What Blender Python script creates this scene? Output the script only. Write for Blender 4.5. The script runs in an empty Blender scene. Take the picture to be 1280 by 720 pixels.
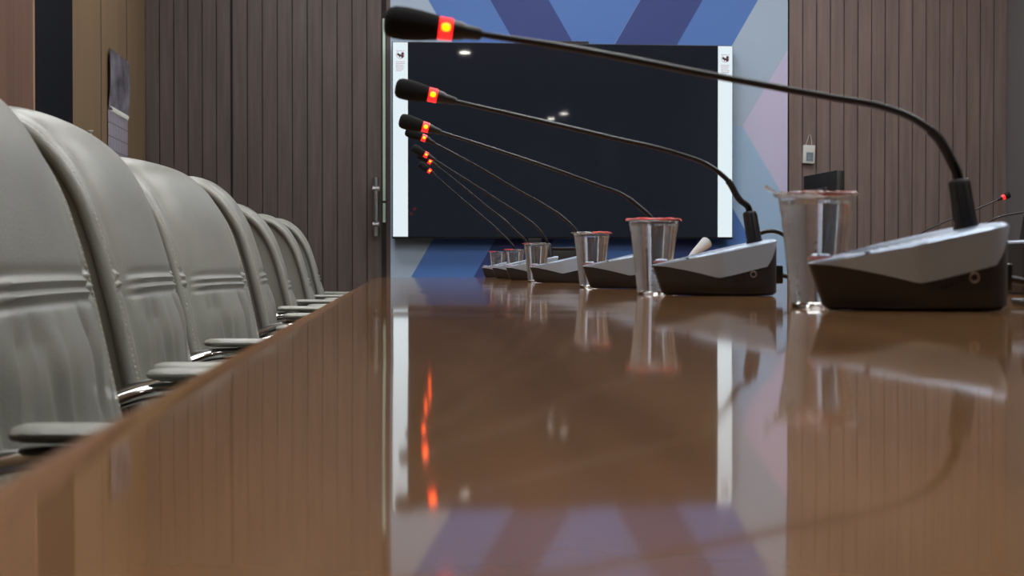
import bpy, bmesh, math, random
from mathutils import Vector, Matrix, Euler
random.seed(7)
S = bpy.context.scene
COL = S.collection
PI = math.pi

# ------------------------------------------------------------------ camera
F = 1850.0                      # focal length in pixels of the 1280x720 frame
TOP = 0.75                      # table top
CAM = Vector((0, 0, TOP + 0.0319))
YAW = math.atan(151 / F)        # turned right of the table's axis
PITCH = math.atan(24 / F)       # slightly down
cam_d = bpy.data.cameras.new('camera')
cam_o = bpy.data.objects.new('camera', cam_d)
COL.objects.link(cam_o)
cam_o.location = CAM
cam_o.rotation_euler = Euler((PI / 2 - PITCH, 0, -YAW), 'XYZ')
cam_d.sensor_width = 36
cam_d.lens = F / 1280 * 36
cam_d.clip_start = 0.02
cam_d.dof.use_dof = True
cam_d.dof.focus_distance = 3.4
cam_d.dof.aperture_fstop = cam_d.lens / 3.4
S.camera = cam_o
RM = cam_o.rotation_euler.to_matrix()

def at(px, py, y):
    """world point seen at pixel (px, py) of the photograph at depth y along the table"""
    d = RM @ Vector(((px - 640) / F, (360 - py) / F, -1))
    return CAM + d * (y / d.y)

# ------------------------------------------------------------------ helpers
def link(o, parent=None):
    COL.objects.link(o)
    if parent is not None:
        o.parent = parent
    return o

def obj(name, bm, mat, parent=None, smooth=False, mats=None):
    me = bpy.data.meshes.new(name)
    bm.normal_update()
    bm.to_mesh(me)
    bm.free()
    for m in (mats or [mat]):
        me.materials.append(m)
    if smooth:
        for p in me.polygons:
            p.use_smooth = True
        try:
            me.set_sharp_from_angle(angle=math.radians(40 if smooth is True else smooth))
        except Exception:
            pass
    return link(bpy.data.objects.new(name, me), parent)

def tag(o, label=None, cat=None, group=None, kind=None):
    if label: o['label'] = label
    if cat: o['category'] = cat
    if group: o['group'] = group
    if kind: o['kind'] = kind
    return o

def thing(name, label, cat, loc=(0, 0, 0), rz=0, group=None):
    o = bpy.data.objects.new(name, None)
    o.empty_display_size = .05
    link(o)
    o.location = loc
    o.rotation_euler = (0, 0, rz)
    return tag(o, label, cat, group)

def copy_tree(o, parent=None):
    c = o.copy()
    link(c, parent)
    for ch in list(o.children):
        copy_tree(ch, c)
    return c

def box(bm, x0, x1, y0, y1, z0, z1, bev=0, seg=2, mi=0):
    g = bmesh.ops.create_cube(bm, size=1)
    vs = g['verts']
    for v in vs:
        v.co = Vector((x0 + (v.co.x + .5) * (x1 - x0), y0 + (v.co.y + .5) * (y1 - y0), z0 + (v.co.z + .5) * (z1 - z0)))
    fs = set(f for v in vs for f in v.link_faces)
    for f in fs:
        f.material_index = mi
    if bev:
        es = set(e for f in fs for e in f.edges)
        bmesh.ops.bevel(bm, geom=list(es), offset=bev, segments=seg, affect='EDGES', profile=.5)
    return bm

def nb(): return bmesh.new()

def boxo(name, d, mat, parent=None, bev=0, smooth=False):
    return obj(name, box(nb(), *d, bev=bev), mat, parent, smooth)

def smooth_path(pts, n=8):
    P = [Vector(p) for p in pts]
    out = []
    for i in range(len(P) - 1):
        p0 = P[max(i - 1, 0)]; p1 = P[i]; p2 = P[i + 1]; p3 = P[min(i + 2, len(P) - 1)]
        # centripetal-ish tangents limited by segment length
        L = (p2 - p1).length
        def tan(a, b, c):
            d1 = (b - a).length; d2 = (c - b).length
            if d1 < 1e-9 or d2 < 1e-9:
                return (c - a).normalized()
            t = ((b - a) / d1 * d2 + (c - b) / d2 * d1)
            return t.normalized() if t.length > 1e-9 else (c - a).normalized()
        m1 = tan(p0, p1, p2) * L if i > 0 else (p2 - p1)
        m2 = tan(p1, p2, p3) * L if i < len(P) - 2 else (p2 - p1)
        for k in range(n):
            t = k / n
            h00 = 2 * t**3 - 3 * t**2 + 1; h10 = t**3 - 2 * t**2 + t
            h01 = -2 * t**3 + 3 * t**2; h11 = t**3 - t**2
            out.append(p1 * h00 + m1 * h10 + p2 * h01 + m2 * h11)
    out.append(P[-1])
    return out

def tube(bm, pts, rad, seg=12, sx=1.0, up=(0, 0, 1), caps=True, mi=0):
    """sweep a circle (flattened by sx along 'up') through pts; rad is a number or one per point"""
    P = [Vector(p) for p in pts]
    n = len(P)
    R = [rad] * n if not hasattr(rad, '__len__') else list(rad)
    rings = []
    U = Vector(up)
    prev = None
    for i in range(n):
        t = (P[min(i + 1, n - 1)] - P[max(i - 1, 0)])
        if t.length < 1e-9: t = Vector((0, 0, 1))
        t.normalize()
        if prev is None:
            a = U - t * U.dot(t)
            if a.length < 1e-3:
                a = Vector((1, 0, 0)) - t * t.x
            a.normalize()
        else:
            a = prev - t * prev.dot(t)
            a.normalize()
        prev = a
        b = t.cross(a)
        rings.append([bm.verts.new(P[i] + a * math.cos(2 * PI * k / seg) * R[i] * sx + b * math.sin(2 * PI * k / seg) * R[i]) for k in range(seg)])
    for i in range(n - 1):
        for k in range(seg):
            f = bm.faces.new((rings[i][k], rings[i][(k + 1) % seg], rings[i + 1][(k + 1) % seg], rings[i + 1][k]))
            f.material_index = mi
    if caps:
        f = bm.faces.new(rings[0][::-1]); f.material_index = mi
        f = bm.faces.new(rings[-1]); f.material_index = mi
    return bm

def lathe(bm, prof, seg=48, c=(0, 0, 0), close=False):
    """prof: (r, z) list turned about the vertical axis"""
    rings = []
    for r, z in prof:
        if r < 1e-6:
            rings.append([bm.verts.new((c[0], c[1], c[2] + z))])
        else:
            rings.append([bm.verts.new((c[0] + r * math.cos(2 * PI * k / seg), c[1] + r * math.sin(2 * PI * k / seg), c[2] + z)) for k in range(seg)])
    prs = list(zip(rings, rings[1:]))
    if close: prs.append((rings[-1], rings[0]))
    for A, B in prs:
        for k in range(seg):
            q = (k + 1) % seg
            if len(A) == 1 and len(B) == 1: continue
            if len(A) == 1: bm.faces.new((A[0], B[q], B[k]))
            elif len(B) == 1: bm.faces.new((A[k], A[q], B[0]))
            else: bm.faces.new((A[k], A[q], B[q], B[k]))
    bmesh.ops.recalc_face_normals(bm, faces=bm.faces)
    return bm

# ------------------------------------------------------------------ materials
def srgb(r, g, b):
    def f(c):
        c /= 255
        return c / 12.92 if c <= .04045 else ((c + .055) / 1.055) ** 2.4
    return (f(r), f(g), f(b), 1)

def mat(name, col, rough=.5, metal=0, **kw):
    m = bpy.data.materials.new(name)
    m.use_nodes = True
    b = m.node_tree.nodes['Principled BSDF']
    b.inputs['Base Color'].default_value = col
    b.inputs['Roughness'].default_value = rough
    b.inputs['Metallic'].default_value = metal
    for k, v in kw.items():
        b.inputs[k.replace('_', ' ')].default_value = v
    return m

def N(m, t, **kw):
    n = m.node_tree.nodes.new(t)
    for k, v in kw.items(): setattr(n, k, v)
    return n

def L(m, a, b): m.node_tree.links.new(a, b)

def bsdf(m): return m.node_tree.nodes['Principled BSDF']

def coords(m, scale=(1, 1, 1), kind='Object'):
    tc = N(m, 'ShaderNodeTexCoord'); mp = N(m, 'ShaderNodeMapping')
    mp.inputs['Scale'].default_value = scale
    L(m, tc.outputs[kind], mp.inputs['Vector'])
    return mp.outputs['Vector']

def noise(m, vec, scale, detail=3, rough=.5):
    n = N(m, 'ShaderNodeTexNoise')
    n.inputs['Scale'].default_value = scale
    n.inputs['Detail'].default_value = detail
    n.inputs['Roughness'].default_value = rough
    L(m, vec, n.inputs['Vector'])
    return n.outputs['Fac']

def ramp(m, fac, stops):
    r = N(m, 'ShaderNodeValToRGB')
    while len(r.color_ramp.elements) < len(stops): r.color_ramp.elements.new(.5)
    for e, (p, c) in zip(r.color_ramp.elements, stops):
        e.position = p; e.color = c
    L(m, fac, r.inputs['Fac'])
    return r.outputs['Color']

def bump(m, h, dist, strength=1.0, to='Normal'):
    b = N(m, 'ShaderNodeBump')
    b.inputs['Distance'].default_value = dist
    b.inputs['Strength'].default_value = strength
    L(m, h, b.inputs['Height'])
    L(m, b.outputs['Normal'], bsdf(m).inputs[to])

def wood(name, c0, c1, pitch=0, scale=(14, 14, .8), rough=.45, spec=.4):
    m = mat(name, c0, rough)
    v = coords(m, scale)
    f = noise(m, v, 3.0, 5, .6)
    if pitch:
        tc = N(m, 'ShaderNodeTexCoord'); sx = N(m, 'ShaderNodeSeparateXYZ')
        L(m, tc.outputs['Object'], sx.inputs[0])
        d = N(m, 'ShaderNodeMath', operation='DIVIDE'); d.inputs[1].default_value = pitch
        L(m, sx.outputs['X'], d.inputs[0])
        fl = N(m, 'ShaderNodeMath', operation='FLOOR'); L(m, d.outputs[0], fl.inputs[0])
        wn = N(m, 'ShaderNodeTexWhiteNoise', noise_dimensions='1D'); L(m, fl.outputs[0], wn.inputs['W'])
        mx = N(m, 'ShaderNodeMix'); mx.inputs[0].default_value = .3
        L(m, f, mx.inputs[2]); L(m, wn.outputs['Value'], mx.inputs[3])
        f = mx.outputs[0]
    L(m, ramp(m, f, [(.25, c0), (.75, c1)]), bsdf(m).inputs['Base Color'])
    bsdf(m).inputs['Specular IOR Level'].default_value = spec
    return m

M = {}
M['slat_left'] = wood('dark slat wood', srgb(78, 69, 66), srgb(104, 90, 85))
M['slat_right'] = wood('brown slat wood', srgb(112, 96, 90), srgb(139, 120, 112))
M['groove'] = mat('shadow gap felt', srgb(58, 50, 47), .9)
M['cream_wood'] = wood('tan veneer', srgb(124, 103, 77), srgb(142, 119, 90), scale=(10, 10, .5))
M['red_wood'] = wood('reddish veneer', srgb(104, 76, 62), srgb(132, 100, 84), scale=(10, 10, .6))
M['pale_edge'] = mat('pale edge band', srgb(170, 140, 110), .5)
M['black_panel'] = mat('black panel', srgb(14, 17, 24), .6, Specular_IOR_Level=.15)
M['grey_wall'] = mat('grey wall paint', srgb(116, 113, 113), .7)
M['ceiling'] = mat('ceiling white', srgb(205, 205, 200), .9)
M['floor'] = mat('grey carpet', srgb(80, 78, 76), .95)
M['pale_green'] = mat('pale green strip', srgb(205, 232, 214), .3)
M['chrome'] = mat('chrome', (.8, .8, .83, 1), .09, 1)
M['steel'] = mat('brushed steel', (.45, .45, .47, 1), .3, 1)
M['black_plastic'] = mat('black plastic', srgb(30, 30, 33), .42)
M['rubber'] = mat('black rubber', srgb(20, 20, 23), .33)
M['dark_body'] = mat('charcoal plastic', srgb(36, 37, 43), .38)
M['silver'] = mat('silver paint', srgb(172, 190, 212), .30, .28)
M['foam'] = mat('black foam', srgb(16, 16, 19), .95)
_f = M['foam']; bump(_f, noise(_f, coords(_f), 900, 2), .0006)
M['white_plastic'] = mat('white plastic', srgb(214, 216, 208), .45)
M['lcd'] = mat('grey lcd', srgb(150, 165, 172), .25)
M['lcd_digit'] = mat('lcd digits', srgb(62, 78, 92), .3)
M['cord'] = mat('white cord', srgb(200, 198, 190), .7)
M['paper'] = mat('white paper', srgb(205, 208, 208), .8)
M['orange'] = mat('orange cable', srgb(196, 92, 30), .5)

def leather():
    m = mat('grey beige leather', srgb(150, 150, 140), .30)
    b = bsdf(m)
    b.inputs['Specular IOR Level'].default_value = .5
    v = coords(m)
    L(m, ramp(m, noise(m, v, 9, 3), [(.3, srgb(146, 147, 137)), (.7, srgb(158, 159, 149))]), b.inputs['Base Color'])
    n1 = noise(m, v, 420, 2)
    bump(m, n1, .0006)
    return m
M['leather'] = leather()
M['thread'] = mat('pale thread', srgb(196, 192, 176), .7)
M['piping'] = mat('dark piping leather', srgb(120, 118, 110), .4)

def emit(name, col, st, base=(0, 0, 0, 1), rough=.3):
    m = mat(name, base, rough)
    b = bsdf(m)
    b.inputs['Emission Color'].default_value = col
    b.inputs['Emission Strength'].default_value = st
    return m
M['diffuser'] = emit('added light diffuser', (.97, .985, 1, 1), 9.0, (.8, .8, .8, 1))  # glowing face of the added ceiling panels
M['spot'] = emit('spot lamp', (1, .95, .85, 1), 60.0, (.8, .8, .8, 1))
M['screen'] = emit('black display', srgb(28, 31, 40), .5, (.004, .004, .005, 1), .025)
M['screen_white'] = emit('white display margin', srgb(226, 240, 246), .62, (.02, .02, .02, 1), .15)
M['logo_dark'] = emit('dark maroon pixels', srgb(84, 44, 56), .5, (.01, .01, .01, 1), .2)
M['logo_pink'] = emit('pink pixels', srgb(205, 176, 190), .5, (.01, .01, .01, 1), .2)

def ring_mat():
    m = emit('red led ring', (1, .012, .012, 1), 1.5, (.3, .02, .02, 1))
    # the lamp inside shines hottest through the side the LED sits on (local -y side)
    v = coords(m)
    sx = N(m, 'ShaderNodeSeparateXYZ'); L(m, v, sx.inputs[0])
    return m
M['ring'] = ring_mat()
M['led'] = emit('amber led core', (1, .20, .0, 1), 3.0, (.5, .2, .05, 1))
M['small_red'] = emit('red button light', (1, .2, .2, 1), .05, (.35, .2, .2, 1))

def mural_mats():
    cs = {'light': srgb(178, 197, 217), 'blue': srgb(86, 129, 202), 'navy': srgb(56, 73, 138), 'lav': srgb(208, 202, 230), 'sky': srgb(168, 198, 228)}
    out = []
    for k, c in cs.items():
        out.append(mat('mural ' + k, c, .55))
    return out
MUR = mural_mats()

def table_mat():
    m = mat('lacquered brown wood', srgb(118, 84, 58), .5)
    b = bsdf(m)
    v = coords(m, (9, .6, 1))
    f = noise(m, v, 3, 5, .6)
    L(m, ramp(m, f, [(.28, srgb(133, 95, 62)), (.72, srgb(166, 124, 84))]), b.inputs['Base Color'])
    b.inputs['Specular IOR Level'].default_value = 0
    b.inputs['Coat Weight'].default_value = 1
    b.inputs['Coat Roughness'].default_value = .05
    b.inputs['Coat IOR'].default_value = 1.5
    v2 = coords(m, (1, .7, 1))
    h = noise(m, v2, 5, 1.5)
    bump(m, h, .0009, 1, 'Coat Normal')
    return m
M['table'] = table_mat()
M['table_edge'] = M['table']

def clear(name, tint=(1, 1, 1, 1), rough=.03, ior=1.45, bsc=0, bd=0):
    m = mat(name, tint, rough)
    b = bsdf(m)
    b.inputs['Transmission Weight'].default_value = 1
    b.inputs['IOR'].default_value = ior
    if bd:
        bump(m, noise(m, coords(m, (1, 1, 2.2)), bsc, 2), bd)
    return m
M['cup'] = clear('clear cup plastic', (.985, .985, .98, 1), .0, 1.4, 100, .0004)
bsdf(M['cup']).inputs['Transmission Weight'].default_value = .96
M['water'] = clear('drinking water', (.98, .99, 1, 1), 0, 1.33)
M['film_red'] = mat('red sealing film', srgb(226, 40, 22), .4)
M['film_clear'] = clear('clear crinkled film', (.97, .97, .97, 1), .05, 1.4, 300, .001)
M['film_red'].node_tree.nodes['Principled BSDF'].inputs['Transmission Weight'].default_value = .15

# ------------------------------------------------------------------ the room
D = 7.0
H = 2.9
XL = at(183, 300, D).x
XR = at(1257, 200, D).x
YB = -8.0
def struct(name, d, m, bev=0):
    return tag(boxo(name, d, m, bev=bev), kind='structure')
struct('floor', (XL - .1, XR + .1, YB - .1, D + .1, -.1, 0), M['floor'])
struct('ceiling', (XL - .1, XR + .1, YB - .1, D + .1, H, H + .1), M['ceiling'])
struct('wall_back', (XL - .1, XR + .1, D, D + .1, 0, H), M['groove'])
struct('wall_left', (XL - .1, XL, YB, D, 0, H), M['cream_wood'])
struct('wall_right', (XR, XR + .1, YB, D, 0, H), M['grey_wall'])
struct('wall_front', (XL - .1, XR + .1, YB - .1, YB, 0, H), M['grey_wall'])

def slats(x0, x1, n, m, name, z0=0, z1=H, parent=None, gap=.0045, th=.016):
    bm = nb()
    box(bm, x0, x1, D - .006, D, z0, z1, mi=1)
    w = (x1 - x0) / n
    for i in range(n):
        dz = random.uniform(-.0008, .0008)
        box(bm, x0 + i * w + gap / 2, x0 + (i + 1) * w - gap / 2, D - th + dz, D - .005, z0, z1, mi=0)
    return obj(name, bm, None, parent, mats=[m, M['groove']])
xd0 = at(290, 200, D).x; xd1 = at(480, 200, D).x; xm0 = at(488, 200, D).x; xm1 = at(984.5, 200, D).x
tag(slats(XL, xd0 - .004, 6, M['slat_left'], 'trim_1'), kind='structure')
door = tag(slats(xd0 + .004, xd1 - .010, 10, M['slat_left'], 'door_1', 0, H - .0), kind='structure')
# pull handle of the slatted door
hx = at(470, 250, D - .06).x
hz0 = at(470, 295, D - .06).z; hz1 = at(470, 222, D - .06).z
bm = nb()
tube(bm, [(hx, D - .062, hz0), (hx, D - .062, hz1)], .0145, 16)
obj('door_handle', bm, M['steel'], door, True)['label'] = 'steel pull bar of the slatted door'
for zz in (hz0 + .052, hz1 - .052):
    bm = nb()
    tube(bm, [(hx, D - .062, zz), (hx, D - .012, zz)], .010, 12)
    tube(bm, [(hx, D - .016, zz), (hx, D - .010, zz)], .019, 16)
    tube(bm, [(hx - .017, D - .062, zz), (hx + .017, D - .062, zz)], .017, 16, sx=1.0)
    obj('handle_mount', bm, M['chrome'], door, True)
# pale green strip in the gap beside the door, in two lengths
bm = nb()
xg = at(480.3, 200, D).x
g = [(-20, 262, 24), (-20, 0, 0)]
za = at(480, 24, D).z; zb = at(480, 251, D).z; zc = at(480, 254, D).z; zd = at(480, 278, D).z
box(bm, xg - .007, xg + .006, D - .014, D, zb, za)
box(bm, xg - .007, xg + .006, D - .014, D, zd, zc)
tag(obj('trim_2', bm, M['pale_green']), kind='structure')
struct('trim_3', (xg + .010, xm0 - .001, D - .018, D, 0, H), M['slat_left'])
nR = 16
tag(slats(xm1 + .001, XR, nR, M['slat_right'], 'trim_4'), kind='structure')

# strips on the left wall
def yl(px):                      # depth at which the left wall is seen in column px
    d = RM @ Vector(((px - 640) / F, 0, -1))
    return XL / d.x * d.y
def left_panel(name, p0, p1, m, th):
    y0 = yl(p0); y1 = yl(p1)
    return struct(name, (XL, XL + th, y0, y1, 0, H), m)
left_panel('trim_5', 40, 90.5, M['black_panel'], .004)
left_panel('trim_6', 38, 40, M['pale_edge'], .012)
struct('trim_7', (XL, XL + .010, yl(38) - 2.4, yl(38), 0, H), M['red_wood'])
# fine joints of the veneer panels
for p in (127, 159):
    y = yl(p)
    struct('trim_8' if p == 127 else 'trim_9', (XL, XL + .0012, y, y + .006, 0, H), M['groove'])

# baseboards
struct('baseboard_right', (XR - .012, XR, YB, D - .03, 0, .1), M['black_panel'])
struct('baseboard_left', (XL, XL + .014, YB, yl(38) - 2.41, 0, .1), M['black_panel'])

# ------------------------------------------------------------------ blue mural
s58 = .5774
def clip(poly, a, b, c):         # keep a*x+b*t+c >= 0
    out = []
    for i in range(len(poly)):
        p, q = poly[i], poly[(i + 1) % len(poly)]
        fp = a * p[0] + b * p[1] + c; fq = a * q[0] + b * q[1] + c
        if fp >= 0: out.append(p)
        if (fp >= 0) != (fq >= 0):
            k = fp / (fp - fq)
            out.append((p[0] + (q[0] - p[0]) * k, p[1] + (q[1] - p[1]) * k))
    return out
def mural():
    bm = nb()
    YM = D - .022
    pm = at(735, 156, YM)
    ppm = (at(984.5, 156, YM).x - at(488, 156, YM).x) / (984.5 - 488)   # metres per pixel on the wall
    x0 = at(488, 156, YM).x
    box(bm, x0, x0 + 496.5 * ppm, YM + .001, D, 0.001, H - .001, mi=0)
    def put(poly, sgn, mi, lim):
        # poly in (px, t) with t = pixels away from the mirror row
        poly = clip(poly, 0, 1, 0); poly = clip(poly, 0, -1, lim)
        poly = clip(poly, 1, 0, -488) if poly else poly
        poly = clip(poly, -1, 0, 984.5) if poly else poly
        if len(poly) < 3: return
        vs = [bm.verts.new((x0 + (p[0] - 488) * ppm, YM, pm.z + sgn * p[1] * ppm)) for p in poly]
        f = bm.faces.new(vs); f.material_index = mi
    T = 1000
    # boundary lines: left family x = b + s*(156 - t); right family x = b - s*(156 - t)
    def lf(b): return lambda t: b + s58 * (156 - t)
    def rt(b): return lambda t: b - s58 * (156 - t)
    for sgn, lim in ((1, (H - pm.z) / ppm - .5), (-1, pm.z / ppm - .5)):
        Lb = [lf(b) for b in (532, 609, 682)]
        Rb = [rt(b) for b in (798, 876, 945.5)]
        tA = 56.0
        big = 400
        t_nv = 156 - (876 - 609) / (2 * s58)
        t_bl = 156 - (945.5 - 532) / (2 * s58)
        # left bands, cut at the middle column 739
        def band(fa, fb, mi, side):
            # side -1: left half, +1: right half
            poly = [(fa(T), T), (fb(T), T), (fb(-T), -T), (fa(-T), -T)]
            mid = 739.5
            poly = clip(poly, -side * -1, 0, -mid * side) if side > 0 else clip(poly, -1, 0, mid)
            if poly: put(poly, sgn, mi, lim)
        band(lambda t: -9999, Lb[0], 0 if sgn > 0 else 0, -1)
        band(Lb[0], Lb[1], 1, -1)
        band(Lb[1], Lb[2], 2, -1)
        band(Rb[0], Rb[1], 2, 1)
        band(Rb[1], Rb[2], 1, 1)
        # middle wedge
        poly = [(Lb[2](tA), tA), (Rb[0](lim), lim), (Lb[2](lim), lim)]
        put(poly, sgn, 1, lim)
        # right pale field with the lavender diamond cut out of it
        dv = 927
        def dl(t): return dv + .60 * t
        tm = (984.5 - dv) / .60
        pale = [(Rb[2](0), 0), (dv, 0), (984.5, tm), (984.5, lim), (Rb[2](lim), lim)]
        if Rb[2](lim) > 984.5:
            tt = 156 + (984.5 - 945.5) / s58
            pale = [(Rb[2](0), 0), (dv, 0), (984.5, tm), (984.5, tt)]
        put(pale, sgn, 0 if sgn > 0 else 4, lim)
        put([(dv, 0), (984.5, 0), (984.5, tm)], sgn, 3, lim)
    bmesh.ops.recalc_face_normals(bm, faces=bm.faces)
    return obj('mural_panel', bm, None, mats=MUR)
mu = mural()
for p in mu.data.polygons:
    pass
tag(mu, 'tall wall panel painted with blue, navy and lavender chevrons behind the television', 'wall panel')

# ------------------------------------------------------------------ television
YT = D - .10
tl = at(490, 53, YT); tr = at(916.5, 55.5, YT); bl = at(490, 298.8, YT); br = at(916.5, 298.4, YT)
tx0, tx1 = tl.x, tr.x
tz1 = (tl.z + tr.z) / 2; tz0 = (bl.z + br.z) / 2
tv = thing('television', 'large wall-mounted black television showing white side margins, on the blue mural', 'television', ((tx0 + tx1) / 2, YT, tz0))
hw = (tx1 - tx0) / 2; hh = tz1 - tz0
bm = nb(); box(bm, -hw, hw, 0, .05, 0, hh, bev=.003)
obj('bezel', bm, M['black_plastic'], tv, True)
bm = nb(); box(bm, -hw * .5, hw * .5, .05, .078, hh * .2, hh * .8)
obj('wall_mount', bm, M['black_plastic'], tv)
mpp = 2 * hw / 426.5
sw = 18.3 * mpp
e = .004
bm = nb(); box(bm, -hw + e + sw, hw - e - sw, -.0015, .002, 2.5 * mpp, hh - e)
scr = obj('screen', bm, M['screen'], tv)
def emblem(cx, cz, par):
    # small round crest with a dark figure, and rows of fine pink lettering under it
    r = 5.2 * mpp
    y = -.0022
    bm = nb()
    def poly(pts, m):
        f = bm.faces.new([bm.verts.new((cx + a * r, y, cz + b * r)) for a, b in pts]); f.material_index = m
    def blob(ax, az, rr, m, n=14, sq=1):
        nonlocal y
        y -= .0001
        poly([(ax + rr * math.cos(-2 * PI * k / n), az + rr * sq * math.sin(-2 * PI * k / n)) for k in range(n)], m)
    blob(0, 0, 1.0, 1, 24); blob(0, 0, .86, 2, 24)
    blob(-.35, .05, .42, 0, sq=.8); blob(.15, -.38, .5, 0, sq=.8); blob(.5, .25, .33, 0); blob(.42, -.32, .42, 0)
    blob(-.05, .38, .26, 2); blob(.08, -.6, .16, 2); blob(-.8, .95, .14, 1); blob(.85, .95, .14, 1)
    o = obj('screen_emblem', bm, None, par, mats=[M['logo_dark'], M['logo_pink'], M['screen_white']])
    o['label'] = 'small dark round emblem'
    bm = nb()
    y = -.0022
    for k, wd in enumerate((1.0, .95, .9, 1.0, .8, .55)):
        z = cz - r * (1.75 + .42 * k); 
        xa = cx - r * 1.05
        x = xa
        while x < xa + 2.0 * r * wd:
            w = r * random.uniform(.16, .4)
            f = bm.faces.new([bm.verts.new(p) for p in ((x, y, z), (x + w, y, z), (x + w, y, z + .2 * r), (x, y, z + .2 * r))])
            x += w + r * .07
    o = obj('screen_lettering', bm, M['logo_pink'], par)
    o['label'] = 'fine pink lettering'
for sd in (-1, 1):
    xa = -hw + e if sd < 0 else hw - e - sw
    bm = nb(); box(bm, xa, xa + sw, -.0018, .002, 2.5 * mpp, hh - e)
    st = obj('screen_margin', bm, M['screen_white'], tv)
    st['label'] = 'bright white margin of the picture'
    emblem(xa + sw * .5, hh - 16.5 * mpp, st)
bm = nb(); box(bm, -52 * mpp, 31 * mpp, .004, .03, hh + .0003, hh + 3.2 * mpp, bev=.002)
obj('camera_bar', bm, M['black_plastic'], tv)
bm = nb(); box(bm, -45 * mpp, -28 * mpp, .0, .03, -5 * mpp, .002, bev=.002)
obj('sensor_box', bm, M['black_plastic'], tv)

# ------------------------------------------------------------------ calendar and thermometer on the walls
y0, y1 = yl(134.5), yl(157.5)
def lw(px, py):
    d = RM @ Vector(((px - 640) / F, (360 - py) / F, -1))
    k = XL / d.x
    return CAM + d * k
zt = lw(135, 61).z; zm = lw(146, 142).z; zb_ = zm - (zt - zm) * 1.05
cal = thing('wall_calendar', 'spiral-bound paper calendar hanging on the tan wall at left', 'calendar', (XL, (y0 + y1) / 2, zm))
w2 = (y1 - y0) / 2
def calmat():
    m = mat('calendar picture', srgb(118, 112, 118), .5)
    f = noise(m, coords(m, (1, 4, 5)), 2.2, 4)
    L(m, ramp(m, f, [(.3, srgb(62, 60, 66)), (.5, srgb(116, 112, 122)), (.7, srgb(152, 148, 160))]), bsdf(m).inputs['Base Color'])
    return m
bm = nb()
n = 8
vs = []
for i in range(n + 1):                 # picture page, bowed off the wall
    t = i / n
    z = (zt - zm) * t
    off = .006 + .006 * math.sin(PI * t) + .004 * t
    vs.append([bm.verts.new((off, -w2, z)), bm.verts.new((off + .004, w2, z))])
for i in range(n): bm.faces.new((vs[i][0], vs[i][1], vs[i + 1][1], vs[i + 1][0]))
g = bmesh.ops.extrude_face_region(bm, geom=list(bm.faces))
for v in g['geom']:
    if isinstance(v, bmesh.types.BMVert): v.co.x += .002
bmesh.ops.recalc_face_normals(bm, faces=bm.faces)
obj('picture_page', bm, calmat(), cal, True)['label'] = 'grey photographic page'
bm = nb(); box(bm, .004, .009, -w2, w2, zb_ - zm, -.006)
def datemat():
    m = mat('calendar dates', srgb(168, 164, 172), .6)
    br = N(m, 'ShaderNodeTexBrick')
    br.offset = 0
    br.inputs['Color1'].default_value = srgb(170, 166, 174); br.inputs['Color2'].default_value = srgb(164, 158, 168)
    br.inputs['Mortar'].default_value = srgb(128, 118, 126)
    br.inputs['Scale'].default_value = 1; br.inputs['Mortar Size'].default_value = .003
    br.inputs['Brick Width'].default_value = 2 * w2 / 7; br.inputs['Row Height'].default_value = .055
    tc = N(m, 'ShaderNodeTexCoord'); sp = N(m, 'ShaderNodeSeparateXYZ'); cb = N(m, 'ShaderNodeCombineXYZ')
    L(m, tc.outputs['Object'], sp.inputs[0]); L(m, sp.outputs['Y'], cb.inputs['X']); L(m, sp.outputs['Z'], cb.inputs['Y'])
    L(m, cb.outputs[0], br.inputs['Vector']); L(m, br.outputs['Color'], bsdf(m).inputs['Base Color'])
    return m
dp = obj('date_page', bm, datemat(), cal)
bm = nb()
tube(bm, [(.010 + .009 * math.cos(q * .7), -w2 + .015 + (2 * w2 - .03) * q / 160, .009 * math.sin(q * .7)) for q in range(161)], .0022, 6)
obj('wire_binding', bm, M['white_plastic'], cal, True)

yw = D - .028
a = at(1003.5, 181.5, yw); b = at(1018, 204.5, yw)
th = thing('wall_thermometer', 'small white digital thermometer hanging by a cord on the right slats', 'thermometer', ((a.x + b.x) / 2, D - .016, (a.z + b.z) / 2), 0)
th.rotation_euler = (0, math.radians(2.5), 0)
w_, h_ = (b.x - a.x) / 2, (a.z - b.z) / 2
bm = nb(); box(bm, -w_, w_, -.022, 0, -h_, h_, bev=.003)
obj('case', bm, M['white_plastic'], th, True)
bm = nb(); box(bm, -w_ * .5, w_ * .72, -.0228, -.02, -h_ * .78, h_ * .22)
lc = obj('display', bm, M['lcd'], th); lc['label'] = 'grey digital display'
bm = nb()
def seg7(cx, cz, w, h, on):
    t = w * .22
    R_ = {'a': (-w/2, w/2, h/2 - t, h/2), 'g': (-w/2, w/2, -t/2, t/2), 'd': (-w/2, w/2, -h/2, -h/2 + t),
         'f': (-w/2, -w/2 + t, 0, h/2), 'b': (w/2 - t, w/2, 0, h/2), 'e': (-w/2, -w/2 + t, -h/2, 0), 'c': (w/2 - t, w/2, -h/2, 0)}
    for k in on:
        x0, x1, z0, z1 = R_[k]
        box(bm, cx + x0, cx + x1, -.0233, -.0227, cz + z0, cz + z1)
dw, dh = w_ * .26, h_ * .26
for row, z in enumerate((h_ * .02, -h_ * .29, -h_ * .6)):
    for c_, on in enumerate((('abged', 'abgcd', 'afgcd') if row != 1 else ('afgcd', 'abc', 'abged'))):
        seg7(-w_ * .27 + c_ * w_ * .38, z, dw, dh * .85, on)
obj('digits', bm, M['lcd_digit'], lc)
bm = nb()
ap = at(1011.5, 168.5, yw)
apl = Vector((ap.x - th.location.x, -.008, ap.z - th.location.z))
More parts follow.
